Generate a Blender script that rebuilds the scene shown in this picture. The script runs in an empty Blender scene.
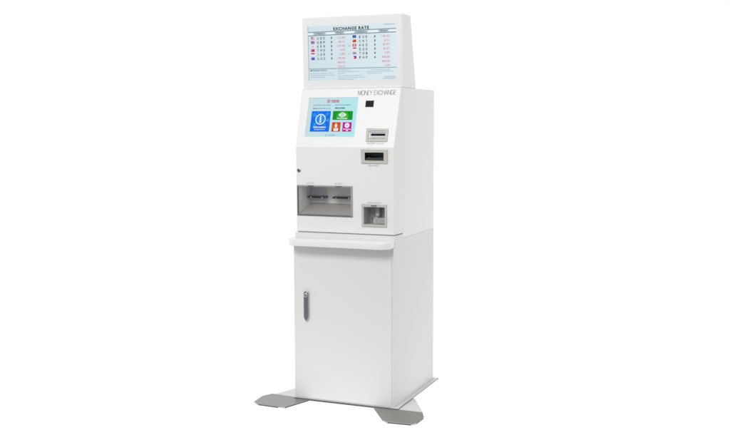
import bpy, bmesh, math, random
from mathutils import Vector, Matrix
random.seed(4)
S = bpy.context.scene
COL = S.collection
W, D = 0.5, 0.567

# ------------------------------------------------------------------ materials
def lin(h):
    h = h.lstrip('#'); o = []
    for i in (0, 2, 4):
        c = int(h[i:i+2], 16) / 255
        o.append(c/12.92 if c <= .04045 else ((c+.055)/1.055)**2.4)
    return (*o, 1)
MATS = {}
def nodes(name):
    m = bpy.data.materials.new(name); m.use_nodes = True
    return m, m.node_tree.nodes, m.node_tree.links, m.node_tree.nodes['Principled BSDF']
def pm(name, col, rough=.5, metal=0, spec=.5, emit=None, es=0, noise=0, scale=30, bump=0, stretch=None, coat=0):
    if name in MATS: return MATS[name]
    m, N, L, b = nodes(name)
    c = lin(col) if isinstance(col, str) else (*col, 1)
    b.inputs['Base Color'].default_value = c
    b.inputs['Roughness'].default_value = rough
    b.inputs['Metallic'].default_value = metal
    b.inputs['Specular IOR Level'].default_value = spec
    b.inputs['Coat Weight'].default_value = coat
    if emit:
        b.inputs['Emission Color'].default_value = lin(emit); b.inputs['Emission Strength'].default_value = es
    if noise or bump:
        tc = N.new('ShaderNodeTexCoord'); mp = N.new('ShaderNodeMapping'); nz = N.new('ShaderNodeTexNoise')
        L.new(tc.outputs['Object'], mp.inputs[0]); L.new(mp.outputs[0], nz.inputs['Vector'])
        nz.inputs['Scale'].default_value = scale; nz.inputs['Detail'].default_value = 5
        if stretch: mp.inputs['Scale'].default_value = stretch
        if noise:
            mx = N.new('ShaderNodeMix'); mx.data_type = 'RGBA'
            L.new(nz.outputs['Fac'], mx.inputs['Factor'])
            mx.inputs['A'].default_value = tuple(v*(1-noise) for v in c[:3]) + (1,)
            mx.inputs['B'].default_value = tuple(min(1, v*(1+noise)) for v in c[:3]) + (1,)
            L.new(mx.outputs['Result'], b.inputs['Base Color'])
        if bump:
            bp = N.new('ShaderNodeBump'); bp.inputs['Strength'].default_value = bump; bp.inputs['Distance'].default_value = .0004
            L.new(nz.outputs['Fac'], bp.inputs['Height']); L.new(bp.outputs[0], b.inputs['Normal'])
    MATS[name] = m
    return m
def screen_mat(name, c0, c1, axis, a, bb, es=.93):
    """lit LCD panel: colour drifts gently along one object axis"""
    m, N, L, b = nodes(name)
    b.inputs['Base Color'].default_value = (.008, .009, .01, 1); b.inputs['Roughness'].default_value = .5
    b.inputs['Specular IOR Level'].default_value = .08
    tc = N.new('ShaderNodeTexCoord'); sx = N.new('ShaderNodeSeparateXYZ'); mr = N.new('ShaderNodeMapRange')
    L.new(tc.outputs['Object'], sx.inputs[0]); L.new(sx.outputs[axis], mr.inputs['Value'])
    mr.inputs['From Min'].default_value = a; mr.inputs['From Max'].default_value = bb
    mx = N.new('ShaderNodeMix'); mx.data_type = 'RGBA'
    L.new(mr.outputs['Result'], mx.inputs['Factor'])
    mx.inputs['A'].default_value = lin(c0); mx.inputs['B'].default_value = lin(c1)
    L.new(mx.outputs['Result'], b.inputs['Emission Color']); b.inputs['Emission Strength'].default_value = es
    return m
def lit(h, es=.95):          # one colour of a lit display
    return pm('display_' + h.strip('#'), (.004, .004, .004), .7, 0, .04, h, es)
def ink(h): return pm('ink_' + h.strip('#'), h, .55)

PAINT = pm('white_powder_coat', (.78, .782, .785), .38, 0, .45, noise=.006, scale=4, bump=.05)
PAINT_LOW = pm('white_powder_coat_cabinet', (.70, .706, .698), .40, 0, .45, noise=.008, scale=4, bump=.05)  # same coat made darker low down to offset the floor's glow
SHELF = pm('white_laminate', (.80, .80, .81), .32, 0, .5, noise=.004, scale=6)
BEZEL = pm('warm_grey_plastic', '#bfbdb5', .45, 0, .4, noise=.03, scale=60)
STEEL = pm('brushed_steel', (.295, .292, .278), .40, .6, .5, noise=.22, scale=40, stretch=(1, 14, 1))
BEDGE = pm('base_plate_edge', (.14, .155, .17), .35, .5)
EDGE = pm('bare_steel_edge', (.42, .45, .48), .3, .9)
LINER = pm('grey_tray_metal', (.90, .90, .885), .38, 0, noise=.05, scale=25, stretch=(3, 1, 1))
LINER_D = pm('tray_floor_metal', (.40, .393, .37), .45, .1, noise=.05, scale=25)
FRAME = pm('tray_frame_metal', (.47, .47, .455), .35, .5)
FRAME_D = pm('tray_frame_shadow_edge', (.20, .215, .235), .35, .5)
BLUEP = pm('blue_grey_panel', (.70, .725, .80), .3, 0)
DARK = pm('black_plastic', (.008, .010, .014), .6, 0, .15)
DARKG = pm('dark_glass', (.012, .012, .014), .12)
DGREY = pm('dark_grey_plastic', (.10, .10, .11), .45)
CHROME = pm('chrome', (.85, .86, .88), .2, 1)
HANDLE = pm('zinc_handle', (.20, .21, .23), .36, .7)
GAP_SHADE = pm('gap_shade', (.08, .085, .085), .7)  # dark colour standing in for shade under plate and feet

# ------------------------------------------------------------------ geometry helpers
class Frame:
    """local (u, v, w): u to the right, v up the surface, w out of it"""
    def __init__(s, o, up):
        s.o = Vector(o); s.x = Vector((1, 0, 0)); s.up = Vector(up).normalized(); s.n = s.x.cross(s.up)
    def __call__(s, u, v, w=0): return s.o + s.x*u + s.up*v + s.n*w
WORLD = lambda u, v, w=0: Vector((u, v, w))
F_SLANT = Frame((0, .0204, 1.197), (0, .101-.0204, 1.4664-1.197))
F_LOW = Frame((0, .0244, .8013), (0, .0204-.0244, 1.197-.8013))      # v = 0 at the lower edge of the panel
F_SIGN = Frame((0, .1199, 1.4683), (0, .1101-.1199, 1.7978-1.4683))
F_DOOR = Frame((0, 0, 0), (0, 0, 1))

class MB:
    def __init__(s): s.v = []; s.f = []; s.m = []; s.mats = []
    def mi(s, m):
        if m not in s.mats: s.mats.append(m)
        return s.mats.index(m)
    def face(s, pts, m):
        n = len(s.v); s.v += [tuple(p) for p in pts]; s.f.append(tuple(range(n, n+len(pts)))); s.m.append(s.mi(m))
    def mesh(s, pts, faces, m):
        n = len(s.v); s.v += [tuple(p) for p in pts]; k = s.mi(m)
        for f in faces: s.f.append(tuple(i+n for i in f)); s.m.append(k)
    def prism(s, outline, w0, w1, m, fr, side=None, back=True):   # outline anticlockwise seen from +w
        n = len(outline)
        P = [fr(u, v, w1) for u, v in outline] + [fr(u, v, w0) for u, v in outline]
        s.mesh(P, [tuple(range(n))] + ([tuple(range(2*n-1, n-1, -1))] if back else []), m)
        s.mesh(P, [(i, n+i, n+(i+1) % n, (i+1) % n) for i in range(n)], side or m)
    def box(s, u0, u1, v0, v1, w0, w1, m, fr=WORLD, side=None):
        s.prism([(u0, v0), (u1, v0), (u1, v1), (u0, v1)], w0, w1, m, fr, side)
    def rect(s, u0, u1, v0, v1, w, m, fr): s.face([fr(u0, v0, w), fr(u1, v0, w), fr(u1, v1, w), fr(u0, v1, w)], m)
    def disc(s, cu, cv, r, w, m, fr, n=24, rv=None, a0=0, a1=2*math.pi):
        rv = rv or r
        s.face([fr(cu+r*math.cos(a0+(a1-a0)*i/n), cv+rv*math.sin(a0+(a1-a0)*i/n), w) for i in range(n + (a1-a0 < 6))], m)
    def ring(s, cu, cv, r, t, w, m, fr, n=28):
        for i in range(n):
            a, b = 2*math.pi*i/n, 2*math.pi*(i+1)/n
            s.face([fr(cu+q*math.cos(x), cv+q*math.sin(x), w) for q, x in ((r-t, a), (r, a), (r, b), (r-t, b))], m)
    def cyl(s, cu, cv, r, w0, w1, m, fr, n=24):
        s.prism([(cu+r*math.cos(2*math.pi*i/n), cv+r*math.sin(2*math.pi*i/n)) for i in range(n)], w0, w1, m, fr)
    def frame_ring(s, o, i, w0, w1, m, fr, ms=None):           # rectangular picture frame; ms = (left, right, bottom, top)
        (a0, a1, b0, b1), (c0, c1, d0, d1) = o, i
        ms = ms or (m,)*4
        for q, mm in zip((((a0, b0), (c0, d0), (c0, d1), (a0, b1)), ((c1, d0), (a1, b0), (a1, b1), (c1, d1)),
                  ((a0, b0), (a1, b0), (c1, d0), (c0, d0)), ((c0, d1), (c1, d1), (a1, b1), (a0, b1))), ms):
            s.prism(list(q), w0, w1, mm, fr, back=False)
    def stroke(s, pts, t, w, m, fr):                           # thin ribbon along a polyline
        for (a, b), (c, d) in zip(pts, pts[1:]):
            l = math.hypot(c-a, d-b) or 1; nx, ny = -(d-b)/l*t/2, (c-a)/l*t/2
            ex, ey = (c-a)/l*t*.3, (d-b)/l*t*.3
            s.face([fr(a-ex-nx, b-ey-ny, w), fr(c+ex-nx, d+ey-ny, w), fr(c+ex+nx, d+ey+ny, w), fr(a-ex+nx, b-ey+ny, w)], m)
    def text(s, body, u0, u1, v0, v1, w, m, fr, bold=0, shear=0, space=1.0):
        key = (body, bold, space)
        if key not in TXT:
            cu = bpy.data.curves.new('lettering', 'FONT'); cu.body = body; cu.resolution_u = 3; cu.offset = bold; cu.space_character = space
            o = bpy.data.objects.new('lettering', cu); COL.objects.link(o)
            dg = bpy.context.evaluated_depsgraph_get(); dg.update()
            me = o.evaluated_get(dg).to_mesh()
            TXT[key] = ([tuple(x.co[:2]) for x in me.vertices], [tuple(p.vertices) for p in me.polygons])
            bpy.data.objects.remove(o); bpy.data.curves.remove(cu)
        vs, fs = TXT[key]
        if not vs: return
        x0, x1 = min(p[0] for p in vs), max(p[0] for p in vs); y0, y1 = min(p[1] for p in vs), max(p[1] for p in vs)
        s.mesh([fr(u0+(x-x0)/(x1-x0)*(u1-u0)+shear*(y-y0)/(y1-y0), v0+(y-y0)/(y1-y0)*(v1-v0), w) for x, y in vs], fs, m)
    def build(s, name, parent=None, bevel=0, seg=3, smooth=False, skip=None):
        bm = bmesh.new(); vs = [bm.verts.new(p) for p in s.v]
        for f, k in zip(s.f, s.m):
            try: fc = bm.faces.new([vs[i] for i in f]); fc.material_index = k
            except ValueError: pass
        bmesh.ops.remove_doubles(bm, verts=bm.verts, dist=1e-6)
        if bevel:
            bmesh.ops.recalc_face_normals(bm, faces=bm.faces)
            es = [e for e in bm.edges if len(e.link_faces) == 2 and e.calc_face_angle(0) > .5 and not (skip and all(skip(v.co) for v in e.verts))]
            bmesh.ops.bevel(bm, geom=es, offset=bevel, segments=seg, affect='EDGES', profile=.5, clamp_overlap=True)
        me = bpy.data.meshes.new(name); bm.to_mesh(me); bm.free()
        for m in s.mats: me.materials.append(m)
        if smooth:
            me.shade_smooth(); me.set_sharp_from_angle(angle=math.radians(40))
        o = bpy.data.objects.new(name, me); COL.objects.link(o)
        if parent: o.parent = parent
        return o
TXT = {}
def cut(o, cutters):
    for c in cutters:
        md = o.modifiers.new('cut', 'BOOLEAN'); md.object = c; md.operation = 'DIFFERENCE'; md.solver = 'EXACT'
    dg = bpy.context.evaluated_depsgraph_get(); dg.update()
    me = bpy.data.meshes.new_from_object(o.evaluated_get(dg)); me.name = o.name
    o.modifiers.clear(); o.data = me
def yz(name, prof, x0, x1, m, parent, bevel=0, seg=3, skip=None):
    mb = MB(); mb.prism(prof, -x1, -x0, m, lambda u, v, w: Vector((-w, u, v)))
    return mb.build(name, parent, bevel, seg, skip=skip)
def rounded(u0, u1, v0, v1, r, n=8):
    o = []
    for cx, cy, a in ((u1-r, v1-r, 0), (u0+r, v1-r, 90), (u0+r, v0+r, 180), (u1-r, v0+r, 270)):
        for i in range(n+1):
            t = math.radians(a+90*i/n); o.append((cx+r*math.cos(t), cy+r*math.sin(t)))
    return o

# ------------------------------------------------------------------ the kiosk
ROOT = bpy.data.objects.new('currency_exchange_kiosk', None); COL.objects.link(ROOT)
ROOT['label'] = 'tall white currency exchange kiosk with rate board, touch screen and splayed steel feet'
ROOT['category'] = 'kiosk'
ROOT.location = (0, 0, 0)

# base plate and feet
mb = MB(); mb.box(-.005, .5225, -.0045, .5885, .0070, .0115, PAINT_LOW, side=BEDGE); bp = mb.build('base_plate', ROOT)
mb = MB(); mb.box(.004, .507, .0035, .575, .0008, .0069, GAP_SHADE); mb.build('base_gap_shade', bp)  # dark slab imitating the shadow gap below the plate
def foot(white, steel):
    a = MB(); a.prism(white, 0.0012, .0064, PAINT_LOW, WORLD, side=PAINT_LOW); f = a.build('foot', ROOT)
    b = MB(); b.prism(steel, .0056, .0084, STEEL, WORLD, side=EDGE); b.build('steel_cover', f, .0008, 2)
    c = Vector((sum(p[0] for p in steel)/len(steel), sum(p[1] for p in steel)/len(steel)))
    n = len(steel)
    for i in range(n):                                        # dark strips imitate shade under the long sides, bright ones the corner glints
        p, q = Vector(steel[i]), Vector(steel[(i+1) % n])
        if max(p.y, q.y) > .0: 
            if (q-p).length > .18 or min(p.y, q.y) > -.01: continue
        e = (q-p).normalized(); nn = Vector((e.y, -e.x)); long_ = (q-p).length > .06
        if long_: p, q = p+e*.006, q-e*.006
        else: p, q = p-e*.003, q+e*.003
        a = MB(); a.prism([tuple(p-nn*.004), tuple(p-nn*.0008), tuple(q-nn*.0008), tuple(q-nn*.004)], .0004, .0055, GAP_SHADE if long_ else pm('corner_glint', (.62, .66, .70), .3, .3), WORLD)
        a.build('edge_shade' if long_ else 'corner_glint', f)
foot([(.408, .003), (.6365, .003), (.640, .004), (.5316, .2024), (.43, .2024)],
     [(.4018, -.002), (.5173, -.1754), (.5375, -.191), (.6551, -.1827), (.6664, -.1627), (.6699, -.0664), (.6391, .0005)])
foot([(-.128, .016), (.07, .009), (.06, .1544), (-.0777, .1544)],
     [(.0755, .0035), (-.1364, .0238), (-.1603, -.033), (-.1504, -.1301), (-.1212, -.1542), (-.0034, -.1598), (.0217, -.1585)][::-1][::-1])

# lower cabinet with its neck strip, door and handle
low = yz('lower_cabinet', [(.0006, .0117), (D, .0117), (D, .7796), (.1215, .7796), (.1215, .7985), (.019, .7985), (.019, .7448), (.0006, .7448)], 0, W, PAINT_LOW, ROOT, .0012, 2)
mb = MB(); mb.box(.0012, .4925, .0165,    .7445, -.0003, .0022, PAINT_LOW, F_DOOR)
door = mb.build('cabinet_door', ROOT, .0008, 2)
def pill(u0, u1, v0, v1, tip):
    r = (u1-u0)/2; c = (u0+u1)/2; o = []
    for i in range(13):
        t = math.pi*i/12; o.append((c+r*math.cos(t), v1-r+r*math.sin(t)))
    return o + [(u0, v0+tip), (c-r*.45, v0+tip*.2), (c, v0), (c+r*.45, v0+tip*.2), (u1, v0+tip)]
mb = MB()
mb.prism(pill(.0530, .0810, .381, .5285, .02), .0023, .009, pm('zinc_plate', (.55, .56, .59), .35, .6), F_DOOR)
h = mb.build('handle', door, .0015, 2)
mb = MB()
mb.prism(pill(.0563, .0765, .3885, .5245, .015), .009, .0150, HANDLE, F_DOOR, side=CHROME)
hl = mb.build('handle_lever', door, .002, 2)
mb = MB(); mb.cyl(.067, .5085, .0095, .0136, .0172, CHROME, F_DOOR); mb.build('handle_button', door, .0015, 2)
mb = MB(); mb.prism([(.059, .4145), (.073, .408), (.0745, .412), (.0605, .4185)], .0136, .0142, DARK, F_DOOR); mb.build('handle_keyhole', door)

# counter shelf with rounded front corners
o = [(0, .0185)]
r = .042
for i in range(11):
    t = math.pi + math.pi/2*i/10; o.append((r+r*math.cos(t), -.078+r+r*math.sin(t)))
for i in range(11):
    t = -math.pi/2 + math.pi/2*i/10; o.append((W-r+r*math.cos(t), -.078+r+r*math.sin(t)))
o += [(W-.0004, .0185)]
o = [(u-.0035 if u < .25 else u-.0005, v) for u, v in o]
mb = MB(); mb.prism(o, .7455, .7765, SHELF, WORLD); mb.build('counter_shelf', ROOT, .003, 3, True)

# upper cabinet and front panel
cutters = []
def cutter(u0, u1, v0, v1, w0, fr):
    c = MB(); c.box(u0, u1, v0, v1, w0, .02, PAINT, fr); cutters.append(c.build('cutter'))
TR = (.0105, .2925, .0755, .2190)         # bill tray opening on the lower panel (u0,u1,v0,v1)
CO = (.3380, .4597, .0350, .1375)         # coin outlet
BI = (.3371, .4650, .3230, .3860)         # bill inlet
cutter(TR[0]+.0005, TR[1]-.0005, TR[2]+.0005, TR[3]-.0005, -.150, F_LOW)
cutter(CO[0]+.008, CO[1]-.008, CO[2]+.008, CO[3]-.008, -.085, F_LOW)
cutter(BI[0]+.012, BI[1]-.012, BI[2]+.010, BI[3]-.010, -.05, F_LOW)
cutter(.0455, .2960, .0480, .2380, -.0035, F_SLANT)
cutter(.372, .452, .036, .078, -.020, F_SLANT)
upper = yz('upper_cabinet', [(.1221, .7801), (D, .7801), (D, 1.4664), (.1221, 1.4664)], 0, W, PAINT, ROOT, .0009, 2)
mb = MB()                                                   # panel sides flare out slightly to meet the cabinet behind
mb.prism([(.0244, .8013), (.1219, .8013), (.1219, 1.4664), (.101, 1.4664), (.0204, 1.197)], -W, 0, PAINT, lambda u, v, w: Vector((-w, u, v)))
mb.v = [((.0045-.0041*(y-.0204)/.1015) if x < .25 else W-(.0045-.0041*(y-.0204)/.1015), y, z) for x, y, z in mb.v]
panel = mb.build('front_panel', ROOT, .005, 4, skip=lambda c: c.y > .121)
cut(panel, cutters); cut(upper, cutters[:1])
for c in cutters: bpy.data.objects.remove(c)
mb = MB(); mb.prism([(.012, .7987), (.488, .7987), (.488, .8012), (.012, .8012)], -.1, -.026, pm('grey_seal', (.25, .255, .255), .7), F_DOOR); mb.build('panel_seal', ROOT)

GL = {  # thin outline capitals on a unit cell
 'M': [[(0, 0), (.08, 1), (.5, .05), (.92, 1), (1, 0)]], 'N': [[(0, 0), (0, 1), (1, 0), (1, 1)]],
 'E': [[(.9, 1), (0, 1), (0, 0), (.9, 0)], [(0, .52), (.8, .52)]], 'Y': [[(0, 1), (.5, .48), (1, 1)], [(.5, .48), (.5, 0)]],
 'X': [[(0, 0), (1, 1)], [(0, 1), (1, 0)]], 'H': [[(0, 0), (0, 1)], [(1, 0), (1, 1)], [(0, .52), (1, .52)]],
 'A': [[(0, 0), (.5, 1), (1, 0)], [(.2, .36), (.8, .36)]],
 'O': [[(.5+.5*math.cos(t*.3142), .5+.5*math.sin(t*.3142)) for t in range(21)]],
 'C': [[(.5+.5*math.cos(.7+t*.244), .5+.5*math.sin(.7+t*.244)) for t in range(21)]],
 'G': [[(.5+.5*math.cos(.7+t*.24), .5+.5*math.sin(.7+t*.24)) for t in range(21)] + [(1, .45), (.6, .45)]]}
WID = dict(M=1.15, O=1.15, C=1.05, G=1.1, N=.9, E=.68, Y=.85, X=.85, H=.9, A=1.0)
mb = MB(); INK1 = ink('#7b7e81')
tot = sum(WID.get(c, .55)+.13 for c in 'MONEY EXCHANGE')-.13; k = .1855/tot; u = .2915
for c in 'MONEY EXCHANGE':
    wd = WID.get(c, .55)
    for st in GL.get(c, []):
        mb.stroke([(u+x*wd*k, .2478+.0008*((u-.29)/.18)+y*.0205) for x, y in st], .0020, .0004, INK1, F_SLANT)
    u += (wd+.13)*k
mb.build('title_lettering', panel)
CAP = ink('#8e9296')
for txt, a, b, v0, v1, fr in (('RECEIPT OUTLET', .3645, .4462, .0150, .0222, F_SLANT), ('BILL INLET', .3735, .4230, .3105, .3180, F_LOW),
                     ('COIN OUTLET', .3635, .4320, .1410, .1480, F_LOW), ('BILL OUTLET', .0615, .0985, .2255, .2320, F_LOW), ('BILL OUTLET', .2050, .2390, .2255, .2320, F_LOW)):
    mb = MB(); mb.text(txt, a, b, v0, v1, .0004, CAP, fr); mb.build('caption_lettering', panel)
mb = MB(); mb.cyl(.0215, .2870, .0095, 0, .003, CHROME, F_LOW); mb.cyl(.0215, .2870, .0068, .0031, .005, DGREY, F_LOW)
mb.box(.0205, .0225, .2825, .2915, .0051, .0054, DARK, F_LOW); mb.build('key_lock', panel, .0006, 2)
mb = MB(); mb.box(.3345, .3742, .1902, .2205, .0002, .0016, DARK, F_SLANT); cw = mb.build('camera_window', panel, .0008, 2)
mb = MB(); mb.box(.3385, .3515, .194, .217, .0017, .0021, pm('lens_glass', (.022, .012, .013), .6, 0, .1), F_SLANT)
mb.box(.3535, .3705, .194, .217, .0017, .0021, pm('sensor_glass', (.016, .016, .020), .6, 0, .1), F_SLANT); mb.build('camera_lens', panel)

# touch screen
TS = screen_mat('touch_screen_glow', '#c9dfe3', '#b2e8f0', 'X', .05, .30, .97)
mb = MB(); mb.box(.0457, .2958, .0482, .2378, -.0033, -.0008, TS, F_SLANT)
ts = mb.build('touch_screen', ROOT)
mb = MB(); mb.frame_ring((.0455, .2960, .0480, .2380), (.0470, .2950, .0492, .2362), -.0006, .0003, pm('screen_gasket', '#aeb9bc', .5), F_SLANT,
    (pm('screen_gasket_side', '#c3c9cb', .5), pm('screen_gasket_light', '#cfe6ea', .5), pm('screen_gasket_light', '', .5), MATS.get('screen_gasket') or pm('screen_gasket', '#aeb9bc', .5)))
mb.build('screen_gasket', ts)
WHT = lit('#f4fbff')
def greek(mb, u0, u1, v, h, m, fr, w, wl=(.004, .012), gap=.0018, dv=0):   # unreadably small print
    u = u0
    while u < u1-.002:
        l = min(random.uniform(*wl), u1-u); q = v+dv*(u-u0)/(u1-u0)
        x = u
        while x < u+l-.0006:
            c = min(random.uniform(.0009, .0017), u+l-x); hh = h*random.uniform(.65, 1)
            mb.rect(x, x+c, q, q+hh, w, m, fr); x += c+.0005
        u += l+gap
w0, w1, w2 = -.0004, -.0001, .0002
def tile(us, c, lightc):
    mb = MB(); (a, v0), (b, _), (b2, v1), (a2, _) = us
    mb.face([F_SLANT(x, y, w0) for x, y in us], lit(c)); return mb
# information tile
mb = tile([(.0677, .0737), (.1658, .0737), (.1648, .1729), (.0674, .1731)], '#0472f0', 0)
for cu, cv, rr in ((.083, .155, .010), (.150, .160, .007), (.155, .128, .009), (.088, .108, .008), (.116, .133, .021), (.139, .108, .006), (.1, .165, .005)):
    mb.disc(cu, cv, rr, w0+.0001, lit('#1f92f6'), F_SLANT)
for (a, b, c, d) in ((.083, .155, .1, .143), (.15, .16, .138, .148), (.155, .128, .141, .131), (.088, .108, .098, .118)):
    mb.stroke([(a, b), (c, d)], .004, w0+.0002, lit('#3aa6f8'), F_SLANT)
mb.ring(.1163, .1333, .0258, .0042, w1, WHT, F_SLANT, 36)
mb.disc(.1165, .1488, .0035, w1, WHT, F_SLANT)
mb.rect(.1133, .1196, .1190, .1430, w1, WHT, F_SLANT); mb.rect(.1112, .1150, .1395, .1430, w1, WHT, F_SLANT)
mb.rect(.1105, .1222, .1175, .1203, w1, WHT, F_SLANT)
mb.text('Information', .0845, .1480, .0915, .1010, w1, WHT, F_SLANT, .03)
greek(mb, .0895, .1440, .0825, .0042, WHT, F_SLANT, w1)
mb.build('menu_tile', ts)
# banknote tile
mb = tile([(.1764, .1300), (.2768, .1298), (.2759, .1722), (.1762, .1729)], '#0b9a22', 0)
mb.disc(.226, .150, .030, w0+.0001, lit('#3cb53c'), F_SLANT, rv=.0195); mb.disc(.226, .152, .020, w0+.0002, lit('#63c95c'), F_SLANT, rv=.014)
mb.face([F_SLANT(x, y, w1) for x, y in ((.205, .154), (.213, .1485), (.237, .1485), (.2445, .154), (.237, .1605), (.213, .1605))], WHT)
mb.disc(.2245, .1545, .0105, w1+.0001, WHT, F_SLANT, rv=.0112); mb.disc(.2245, .1545, .0072, w2, lit('#57c152'), F_SLANT); mb.disc(.2245, .1545, .0035, w2+.0001, WHT, F_SLANT)
mb.text('Exchange', .1995, .2520, .1335, .1405, w1, WHT, F_SLANT, .03)
mb.build('menu_tile', ts)
# hand and flame tile
mb = tile([(.1778, .0737), (.2216, .0737), (.2202, .1190), (.1778, .1191)], '#cf4315', 0)
mb.disc(.1985, .097, .017, w0+.0001, lit('#e0622c'), F_SLANT, rv=.019)
mb.face([F_SLANT(x, y, w1) for x, y in ((.1985, .1165), (.1945, .108), (.1925, .1), (.1955, .0945), (.202, .0945), (.2048, .1), (.2025, .108))], WHT)
mb.disc(.200, .0855, .0125, w1, WHT, F_SLANT, rv=.0058); mb.rect(.1895, .2105, .0775, .0815, w1, WHT, F_SLANT)
mb.disc(.200, .0860, .0050, w2, lit('#e58a60'), F_SLANT, rv=.0022)
mb.build('menu_tile', ts)
# dial tile
mb = tile([(.2326, .0737), (.2775, .0738), (.2761, .1188), (.2307, .1190)], '#c9189c', 0)
mb.disc(.254, .1035, .0118, w1, WHT, F_SLANT, rv=.0118); mb.disc(.254, .1035, .0050, w2, lit('#ee9ade'), F_SLANT); mb.rect(.2535, .2600, .1030, .1046, w2+.0001, WHT, F_SLANT)
mb.text('Service', .2365, .2740, .0835, .0890, w1, WHT, F_SLANT, .03); mb.face([F_SLANT(x, y, w1) for x, y in ((.2565, .0755), (.2635, .0815), (.2495, .0815))], WHT)
mb.build('menu_tile', ts)
def emblem(u, v, r, m, mt, ub, v0, v1, name):
    mb = MB(); mb.ring(u, v, r, r*.3, w0, m, F_SLANT, 24); mb.rect(u-r*.16, u+r*.16, v-r*.95, v+r*1.25, w0+.0001, m, F_SLANT); mb.rect(u-r*.5, u+r*.5, v-r*.2, v+r*.1, w0+.0002, m, F_SLANT)
    n = 4; cw_ = (ub-(u+r*1.7))/n
    for i in range(n):
        a = u+r*1.7+i*cw_; hh = v1-v0
        mb.rect(a, a+cw_*.86, v1-hh*.24, v1, w0, mt, F_SLANT); mb.rect(a, a+cw_*.86, v0+hh*.36, v0+hh*.56, w0, mt, F_SLANT)
        mb.rect(a, a+cw_*.22, v0, v1-hh*.24, w0+.0001, mt, F_SLANT); mb.rect(a+cw_*.62, a+cw_*.86, v0, v1-hh*.24, w0+.0001, mt, F_SLANT)
        if i % 2: mb.rect(a, a+cw_*.86, v0, v0+hh*.16, w0, mt, F_SLANT)
    mb.build(name, ts)
emblem(.1475, .2198, .0082, lit('#bd6474'), lit('#bd5c6c'), .2013, .2130, .2262, 'screen_logo')
emblem(.1525, .0567, .0058, lit('#9fc3d3'), lit('#9cbfd0'), .2000, .0530, .0610, 'screen_logo')
mb = MB(); TG = lit('#5f8f9e'); TD = lit('#33707f')
greek(mb, .0714, .1617, .1990, .0052, TG, F_SLANT, w0); greek(mb, .0713, .1610, .1832, .0052, TG, F_SLANT, w0); greek(mb, .0713, .0930, .1830, .0060, TD, F_SLANT, w1)
mb.build('screen_print', ts); mb = MB(); greek(mb, .1820, .2634, .1990, .0055, TG, F_SLANT, w0); greek(mb, .1836, .2341, .1838, .0068, TD, F_SLANT, w0); greek(mb, .1836, .2341, .1836, .0060, TD, F_SLANT, w1)
mb.build('screen_print', ts)

# slots with plastic bezels
def bezel(name, o, i, fr, depth, m=BEZEL):
    mb = MB(); mb.frame_ring(o, i, .0002, .004, m, fr)
    return mb.build(name, ROOT, .0012, 2)
def liner(mb, o, w0, w1, m, fr, back=None):      # inside of a pocket, faces inward
    a0, a1, b0, b1 = o
    mb.face([fr(a0, b0, w0), fr(a1, b0, w0), fr(a1, b1, w0), fr(a0, b1, w0)], back or m)
    for p, q in (((a0, b0), (a1, b0)), ((a1, b0), (a1, b1)), ((a1, b1), (a0, b1)), ((a0, b1), (a0, b0))):
        mb.face([fr(*p, w1), fr(*q, w1), fr(*q, w0), fr(*p, w0)], m)
ro = bezel('receipt_outlet', (.3560, .4598, .0268, .0874), (.3665, .4500, .0385, .0765), F_SLANT, 0)
mb = MB(); mb.box(.3667, .4498, .0387, .0763, -.0006, .0016, pm('bezel_inner', '#c9c8c4', .4), F_SLANT)
mb.build('slot_plate', ro)
mb = MB(); mb.box(.3700, .3745, .0420, .0740, .0017, .0040, pm('bezel_light', '#dcdde0', .35), F_SLANT); mb.box(.3690, .3755, .0700, .0745, .0041, .0048, pm('bezel_dark', '#77787a', .4), F_SLANT)
mb.box(.3790, .4470, .0640, .0735, .0017, .0032, pm('bezel_mid', '#a09f9b', .4), F_SLANT)
mb.box(.3815, .4480, .0405, .0475, .0017, .0034, pm('bezel_mid', '', .4), F_SLANT); mb.build('receipt_guide', ro, .0006, 2)
mb = MB(); mb.box(.3785, .4475, .0540, .0632, .0017, .0024, pm('slot_black', (.008, .011, .022), .9, 0, .05), F_SLANT); mb.build('receipt_slot', ro)
bi = bezel('bill_inlet', BI, (BI[0]+.0175, BI[1]-.019, BI[2]+.0135, BI[3]-.0135), F_LOW, 0)
mb = MB(); I = (BI[0]+.0165, BI[1]-.018, BI[2]+.0125, BI[3]-.0125); liner(mb, I, -.045, .0001, pm('inlet_black', (.010, .014, .020), .45), F_LOW)
mb.build('inlet_throat', bi)
mb = MB(); IN2 = pm('inlet_dark_grey', (.030, .036, .045), .4)
mb.prism([(.3560, .3372), (.4455, .3372), (.4455, .3480), (.3560, .3480)], -.02, -.003, IN2, F_LOW); mb.box(.368, .376, .3485, .351, -.02, -.003, DGREY, F_LOW); mb.box(.424, .432, .3485, .351, -.02, -.003, DGREY, F_LOW)
mb.box(.356, .4455, .3615, .3632, -.03, -.010, IN2, F_LOW); mb.build('bill_guide', bi, .0008, 2)
co = bezel('coin_outlet', CO, (CO[0]+.0095, CO[1]-.0095, CO[2]+.0115, CO[3]-.0120), F_LOW, 0)
ci = (CO[0]+.0085, CO[1]-.0085, CO[2]+.0105, CO[3]-.0110)
CUP = pm('coin_cup_plastic', (.55, .56, .57), .35, .1)
mb = MB(); liner(mb, ci, -.078, .0001, CUP, F_LOW, pm('coin_cup_back', (.52, .53, .55), .3)); mb.build('coin_cup', co)
mb = MB(); CL = pm('coin_chute', (.42, .42, .415), .35, .2)
mb.prism([(.391, .047), (.4495, .047), (.4495, .073), (.406, .073), (.3995, .0800), (.391, .076)], -.07, -.024, CL, F_LOW)
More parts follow.
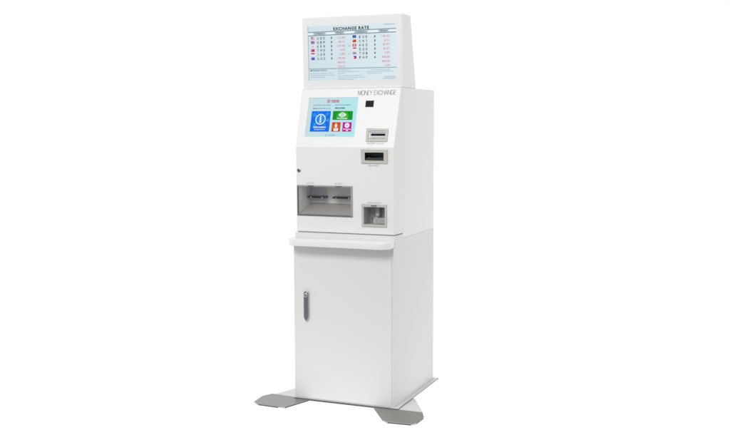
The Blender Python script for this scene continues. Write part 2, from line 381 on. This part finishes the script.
mb.prism([(.378, .047), (.391, .047), (.391, .076), (.378, .068)], -.07, -.036, pm('coin_chute_shade', (.5, .51, .52), .4), F_LOW); mb.prism([(.3835, .08), (.4035, .08), (.402, .1245), (.385, .1245)], -.075, -.05, pm('coin_chute_shade', '', .4), F_LOW)
mb.prism([(.3585, .0665), (.3665, .060), (.3690, .066), (.361, .0730)], -.06, -.045, DARK, F_LOW)
mb.build('coin_chute', co, .0015, 2)
mb = MB(); mb.box(.3838, .4120, .1290, .1345, .0041, .0048, pm('sticker_grey', '#6c6869', .5), F_LOW); mb.build('indicator_strip', co)

# bill tray: framed recess with sloping floor and two dispensing slots
a0, a1, b0, b1 = TR
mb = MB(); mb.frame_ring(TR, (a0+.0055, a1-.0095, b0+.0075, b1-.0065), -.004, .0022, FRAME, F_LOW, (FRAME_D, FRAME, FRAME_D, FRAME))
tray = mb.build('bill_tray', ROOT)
mb = MB(); i0, i1, j0, j1 = a0+.0055, a1-.0095, b0+.0070, b1-.0060
dp = -.135; jb = j0+.042                                    # back edge of the floor is higher
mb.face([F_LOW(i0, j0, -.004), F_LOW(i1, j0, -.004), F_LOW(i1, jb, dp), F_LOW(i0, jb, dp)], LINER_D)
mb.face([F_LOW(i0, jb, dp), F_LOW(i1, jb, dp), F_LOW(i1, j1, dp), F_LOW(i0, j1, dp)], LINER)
mb.face([F_LOW(i0, j0, -.004), F_LOW(i0, jb, dp), F_LOW(i0, j1, dp), F_LOW(i0, j1, -.004)], LINER)
mb.face([F_LOW(i1, j0, -.004), F_LOW(i1, j1, -.004), F_LOW(i1, j1, dp), F_LOW(i1, jb, dp)], LINER)
mb.face([F_LOW(i0, j1, -.004), F_LOW(i0, j1, dp), F_LOW(i1, j1, dp), F_LOW(i1, j1, -.004)], LINER)
mb.build('tray_liner', tray)
mb = MB(); mb.box(i0+.004, i0+.088, jb+.001, j1-.004, dp+.0005, dp+.004, BLUEP, F_LOW); mb.build('dispenser_plate', tray, .001, 2)
def dispenser(u0, u1, v):
    mb = MB(); mb.prism(rounded(u0, u1, v, v+.0095, .004, 4), dp+.0045, dp+.045, DGREY, F_LOW)
    s = mb.build('dispenser_slot', tray, .0015, 2)
    mb = MB(); mb.box(u0+.008, u1-.004, v+.0034, v+.0070, dp+.0451, dp+.0456, DARK, F_LOW); mb.build('slot_mouth', tray)
    mb = MB(); mb.cyl(u1-.011, v+.0035, .0048, dp+.0451, dp+.052, CHROME, F_LOW, 16); mb.build('slot_roller', tray)
    mb = MB(); mb.cyl(u0+.022, v+.0035, .0036, dp+.0451, dp+.051, CHROME, F_LOW, 16); mb.build('slot_roller', tray)
dispenser(.0185, .1095, .1505); dispenser(.1490, .2480, .1505)
for u0, u1 in ((.0680, .0960), (.2085, .2385)):
    mb = MB(); mb.box(u0, u1, .2132, .2180, .0023, .0030, pm('sticker_dark', '#5d6066', .5), F_LOW); mb.build('indicator_strip', tray)

# rate board on top
hs = yz('display_housing', [(.1199, 1.4667), (.2988, 1.4667), (.223, 1.7978), (.1101, 1.7978)], -.0003, W+.0003, PAINT, ROOT, .004, 4)
c = MB(); c.box(.0285, .4708, .0372, .2878, -.004, .02, PAINT, F_SIGN); c = c.build('cutter'); cut(hs, [c]); bpy.data.objects.remove(c)
RB = screen_mat('rate_board_glow', '#d3e4eb', '#dfedf2', 'X', .03, .47, .96)
mb = MB(); mb.box(.0287, .4706, .0374, .2876, -.0037, -.0012, RB, F_SIGN); rs = mb.build('rate_screen', ROOT)
g0, g1, g2, g3 = -.0008, -.0005, -.0002, .0001
def row(v, u): return v - .0012 + (u-.03)/.44*.0024          # the rows of the board run level
mb = MB(); GR = lit('#7f98a2'); LG = lit('#a9bfc8')
for v, t in ((.2605, .0042), (.2452, .0042)):
    mb.face([F_SIGN(.0287, v-t/2, g0), F_SIGN(.4706, v-t/2+.0030, g0), F_SIGN(.4706, v+t/2+.0030, g0), F_SIGN(.0287, v+t/2, g0)], GR)
mb.face([F_SIGN(.0287, .2478, g0), F_SIGN(.4706, .2507, g0), F_SIGN(.4706, .2612, g0), F_SIGN(.0287, .2582, g0)], lit('#f2f9fb'))
for u0, u1, v in ((.061, .118, .2480), (.170, .212, .2488), (.268, .329, .2494), (.388, .430, .2503)):
    mb.rect(u0-.004, u1+.004, v-.0002, v+.0102, g1, lit('#c3d3d9'), F_SIGN)
mb.face([F_SIGN(.0287, .0893, g0), F_SIGN(.4706, .0882, g0), F_SIGN(.4706, .0918, g0), F_SIGN(.0287, .0932, g0)], lit('#8fb0bf'))
for i in range(9):                                         # faint rules between the rows
    v = .2255-i*.0187; mb.rect(.0400, .4550, v, v+.0007, g0, lit('#c4d7df'), F_SIGN)
mb.rect(.0287, .0312, .0374, .2876, g0-.0001, lit('#a4b7c0'), F_SIGN)
mb.build('table_rules', rs)
mb = MB(); BK = lit('#20282d'); DK = lit('#444f55'); BL = lit('#4c585f')
mb.text('EXCHANGE RATE', .1598, .3386, .2655, .2800, g1, BK, F_SIGN, .045, 0, 1.22)
mb.build('title_lettering', rs)
for t, u0, u1, v in (('CURRENCY', .063, .116, .2494), ('WE BUY', .172, .210, .2502), ('CURRENCY', .270, .327, .2508), ('WE BUY', .390, .428, .2517)):
    mb = MB(); mb.text(t, u0, u1, v, v+.0075, g2, DK, F_SIGN, .02); mb.build('heading_lettering', rs)
mb = MB(); mb.text('IMPORTANT NOTICE', .0378, .1228, .0798, .0868, g1, DK, F_SIGN, .02)
mb.build('heading_lettering', rs)
LROW = [.2335, .2140, .1955, .1770, .1590, .1393]; RROW = [.2343, .2145, .1952, .1782, .1588, .1395]
VN = [.2320, .2130, .1945, .1762, .1575, .1385, .1195, .1005]
L = [('USD', '113.00'), ('GBP', '85.17'), ('KRW', '107.00'), ('TWD', '4.20'), ('IDR', '0.85'), ('AUD', '152.00'), ('', '866.00'), ('', '128.32')]
Rr = [('EUR', '140.35'), ('CNY', '8.12'), ('HKD', '87.97'), ('SGD', '26.47'), ('THB', '3.90'), ('PHP', '500.00'), ('', '860.00'), ('', '1.00')]
RED = lit('#dd7f88')
for rows, us, uu, ur in ((L, (.0800, .0965, .1120), .1497, .2180), (Rr, (.2927, .3096, .3257), .3664, .4385)):
    for (code, num), v in zip(rows, VN):
        mb = MB(); mn = MB()
        for ch, u in zip(code, us):
            hw = .0012 if ch == 'I' else .0058 if ch == 'W' else .0042
            mb.text(ch, u-hw, u+hw, v-.0058, v+.0058, g1, BL, F_SIGN, .03)
        if code: mu = MB(); mu.text('¥', uu-.0042, uu+.0042, v-.0056, v+.0056, g1, DK, F_SIGN, .03)
        n = len(num); mn.text(num, ur-.0064*n, ur, v-.0046, v+.0046, g1, RED, F_SIGN, .012)
        if code: mb.build('currency_lettering', rs); mu.build('currency_sign', rs)
        mn.build('rate_lettering', rs)
for v in (VN[2], VN[4]): mb = MB(); mb.rect(.2320, .2425, v-.003, v-.0014, g1, GR, F_SIGN); mb.rect(.2320, .2425, v+.0006, v+.002, g1, LG, F_SIGN); mb.build('equals_mark', rs)
SM = lit('#9fb6c0'); SD = lit('#8aa2ad')
mb = MB()
for v, u0, u1 in ((.0680, .0385, .150), (.0595, .0385, .165), (.0510, .0385, .115)): greek(mb, u0, u1, v, .0042, SM, F_SIGN, g1)
mb.build('small_print', rs)
mb = MB()
for v, u0, u1 in ((.0815, .180, .235), (.0735, .180, .290), (.0655, .180, .215), (.0545, .180, .305), (.0460, .180, .320), (.0385, .180, .260)): greek(mb, u0, u1, v, .0042, SM, F_SIGN, g1)
mb.build('small_print', rs)
mb = MB()
for v, u0, u1 in ((.0795, .345, .440), (.0715, .324, .458), (.0640, .324, .400)): greek(mb, u0, u1, v, .0042, SM, F_SIGN, g1)
mb.build('small_print', rs)
mb = MB(); greek(mb, .410, .468, .0468, .0046, SD, F_SIGN, g1); greek(mb, .400, .466, .0395, .0046, SD, F_SIGN, g1)
mb.build('small_print', rs); mb = MB(); greek(mb, .4136, .4650, .2815, .0044, SD, F_SIGN, g1)
mb.build('small_print', rs)
# flags beside the currency codes
FW, FH = .0178, .0122
FR, FB, FN, FY, FWt = lit('#d8202c'), lit('#1f3fa0'), lit('#0a35b8'), lit('#f4d33a'), lit('#f3f6f8')
def flag(code, u, v):
    mb = MB(); X = lambda a: u-FW/2+a*FW; Y = lambda b: v-FH/2+b*FH
    R_ = lambda a0, a1, b0, b1, m, w=g1: mb.rect(X(a0), X(a1), Y(b0), Y(b1), w, m, F_SIGN)
    st = lambda a0, b0, a1, b1, t, m, w: mb.stroke([(X(a0), Y(b0)), (X(a1), Y(b1))], t, w, m, F_SIGN)
    dc = lambda a, b, r, m, w=g2, **k: mb.disc(X(a), Y(b), r*FH, w, m, F_SIGN, 14, **k)
    tri = lambda pts, m, w=g2: mb.face([F_SIGN(X(a), Y(b), w) for a, b in pts], m)
    if code == 'USD':
        for i in range(7): R_(0, 1, i/7, (i+1)/7, FR if i % 2 == 0 else FWt)
        R_(0, .48, .43, 1, lit('#2a5fa8'), g2)
        for i in range(3):
            for j in range(2): dc(.1+.14*i, .58+.25*j, .06, FWt, g3)
    elif code in ('GBP', 'AUD'):
        R_(0, 1, 0, 1, lit('#24459c') if code == 'GBP' else FN)
        k = 1 if code == 'GBP' else .5; o_ = 0 if k == 1 else .5
        for q in ((.08, .08, .92, .92), (.08, .92, .92, .08)): st(q[0]*k, o_+q[1]*k, q[2]*k, o_+q[3]*k, .0011*k, lit('#b9bfdc'), g1+.0001)
        R_(.42*k, .58*k, o_, 1, lit('#d9b9c4'), g2); R_(0, k, o_+.38*k, o_+.62*k, lit('#d9b9c4'), g2)
        R_(.44*k, .56*k, o_, 1, FR, g3); R_(0, k, o_+.42*k, o_+.58*k, FR, g3)
        if code == 'AUD':
            for a, b in ((.25, .22), (.75, .2), (.75, .82), (.6, .55), (.9, .6)): dc(a, b, .07, FWt)
    elif code == 'KRW':
        R_(0, 1, 0, 1, FWt); dc(.5, .5, .25, FR, g2, a0=0, a1=math.pi); dc(.5, .5, .25, FB, g2, a0=math.pi, a1=2*math.pi)
        for a, b in ((.15, .8), (.85, .8), (.15, .2), (.85, .2)): st(a-.05, b-.07, a+.05, b+.07, .0012, DK, g2)
    elif code == 'TWD':
        R_(0, 1, 0, 1, FR); R_(0, .5, .5, 1, FB, g2); dc(.25, .75, .15, FWt, g3)
    elif code == 'IDR': R_(0, 1, .5, 1, FR); R_(0, 1, 0, .5, FWt)
    elif code == 'EUR':
        R_(0, 1, 0, 1, FN)
        for i in range(12): dc(.5+.22*math.cos(i*.5236), .5+.32*math.sin(i*.5236), .05, FY)
    elif code == 'CNY':
        R_(0, 1, 0, 1, lit('#d92a14')); dc(.2, .7, .16, FY)
        for a, b in ((.4, .88), (.48, .74), (.48, .58), (.4, .45)): dc(a, b, .05, FY)
    elif code == 'HKD':
        R_(0, 1, 0, 1, FR)
        for i in range(5): dc(.5+.12*math.cos(1.57+i*1.2566), .5+.18*math.sin(1.57+i*1.2566), .14, FWt)
    elif code == 'SGD':
        R_(0, 1, .5, 1, FR); R_(0, 1, 0, .5, FWt); dc(.22, .75, .17, FWt); dc(.28, .75, .15, FR, g3)
    elif code == 'THB':
        for a, b, m in ((0, .17, FR), (.17, .33, FWt), (.33, .67, lit('#27408f')), (.67, .83, FWt), (.83, 1, FR)): R_(0, 1, a, b, m)
    elif code == 'PHP':
        R_(0, 1, .5, 1, FN); R_(0, 1, 0, .5, FR); tri([(0, 0), (.5, .5), (0, 1)], FWt); dc(.17, .5, .1, FY, g3)
    mb.build('flag', rs)
for (code, _), v in zip(L[:6], LROW): flag(code, .0533, v)
for (code, _), v in zip(Rr[:6], RROW): flag(code, .2650, v)

# ------------------------------------------------------------------ setting: white floor with added glow that washes out shadows
m, N, Lk, b = nodes('white_glow_floor')
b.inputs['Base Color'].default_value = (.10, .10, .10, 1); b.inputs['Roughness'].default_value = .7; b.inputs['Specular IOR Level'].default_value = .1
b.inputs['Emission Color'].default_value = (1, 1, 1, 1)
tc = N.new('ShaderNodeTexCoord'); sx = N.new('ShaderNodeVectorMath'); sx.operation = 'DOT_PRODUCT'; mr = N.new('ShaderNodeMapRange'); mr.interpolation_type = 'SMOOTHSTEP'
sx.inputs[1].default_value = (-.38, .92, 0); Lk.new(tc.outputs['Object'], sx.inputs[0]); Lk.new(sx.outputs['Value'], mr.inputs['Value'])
for k_, v_ in zip(('From Min', 'From Max', 'To Min', 'To Max'), (-1.30, -.55, .04, .985)): mr.inputs[k_].default_value = v_   # added glow fades toward the camera to cut bounce light
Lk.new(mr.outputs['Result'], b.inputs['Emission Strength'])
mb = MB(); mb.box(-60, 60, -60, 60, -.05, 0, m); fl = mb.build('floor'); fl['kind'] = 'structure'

# ------------------------------------------------------------------ light
wd = bpy.data.worlds.new('World'); S.world = wd; wd.use_nodes = True
N, Lk = wd.node_tree.nodes, wd.node_tree.links; bg = N['Background']
tc = N.new('ShaderNodeTexCoord')
def dot(d):
    n = N.new('ShaderNodeVectorMath'); n.operation = 'DOT_PRODUCT'; Lk.new(tc.outputs['Generated'], n.inputs[0])
    n.inputs[1].default_value = Vector(d).normalized(); return n.outputs['Value']
def mapr(x, a, b_, c_, d_):
    n = N.new('ShaderNodeMapRange'); n.interpolation_type = 'SMOOTHSTEP'; Lk.new(x, n.inputs['Value'])
    for k_, v_ in zip(('From Min', 'From Max', 'To Min', 'To Max'), (a, b_, c_, d_)): n.inputs[k_].default_value = v_
    return n.outputs['Result']
def add(x, y):
    n = N.new('ShaderNodeMath'); n.operation = 'ADD'; Lk.new(x, n.inputs[0]); Lk.new(y, n.inputs[1]); return n.outputs[0]
amb = mapr(dot((-.42, -.88, .05)), -1, 1, .30, .72)          # brighter on the left, dimmer on the right
back = mapr(dot((-.38, .92, 0)), .45, .82, 0, .75)          # brighter patch of world, added to whiten the background
Lk.new(add(amb, back), bg.inputs['Strength']); bg.inputs['Color'].default_value = (1, 1, 1, 1)

def area(name, loc, tgt, sx, sy, power, col=(1, 1, 1)):
    l = bpy.data.lights.new(name, 'AREA'); l.shape = 'RECTANGLE'; l.size = sx; l.size_y = sy; l.energy = power; l.color = col
    o = bpy.data.objects.new(name, l); COL.objects.link(o); o.location = loc
    o.rotation_euler = (Vector(tgt)-Vector(loc)).to_track_quat('-Z', 'Y').to_euler(); return o
area('key_softbox', (.0, -3.4, 3.15), (.25, .1, .95), 2.2, 1.1, 92, (1, 1, 1))
area('side_fill', (4.2, .6, 2.9), (.4, .3, 1.85), 1.2, 1.6, 62, (1, .985, .955))  # unseen lamp added to brighten the cabinet's right side

# ------------------------------------------------------------------ camera
cd = bpy.data.cameras.new('camera'); cam = bpy.data.objects.new('camera', cd); COL.objects.link(cam); S.camera = cam
yaw, pitch, roll = .3919, -.0955, -.0033
f = Vector((-math.sin(yaw)*math.cos(pitch), math.cos(yaw)*math.cos(pitch), math.sin(pitch)))
r = f.cross(Vector((0, 0, 1))).normalized(); u = r.cross(f)
cr, sr = math.cos(roll), math.sin(roll); rr, uu = cr*r+sr*u, -sr*r+cr*u
M = Matrix((rr, uu, -f)).transposed().to_4x4(); M.translation = Vector((2.0676, -4.1265, 1.3084)); cam.matrix_world = M
cd.sensor_fit = 'HORIZONTAL'; cd.sensor_width = 36; cd.lens = 989.8166/730*36; cd.clip_end = 300; cd.clip_start = .05
S.view_settings.view_transform = 'Standard'; S.view_settings.look = 'None'; S.view_settings.exposure = 0
S.render.engine = 'CYCLES'; S.cycles.use_denoising = True; S.cycles.max_bounces = 8
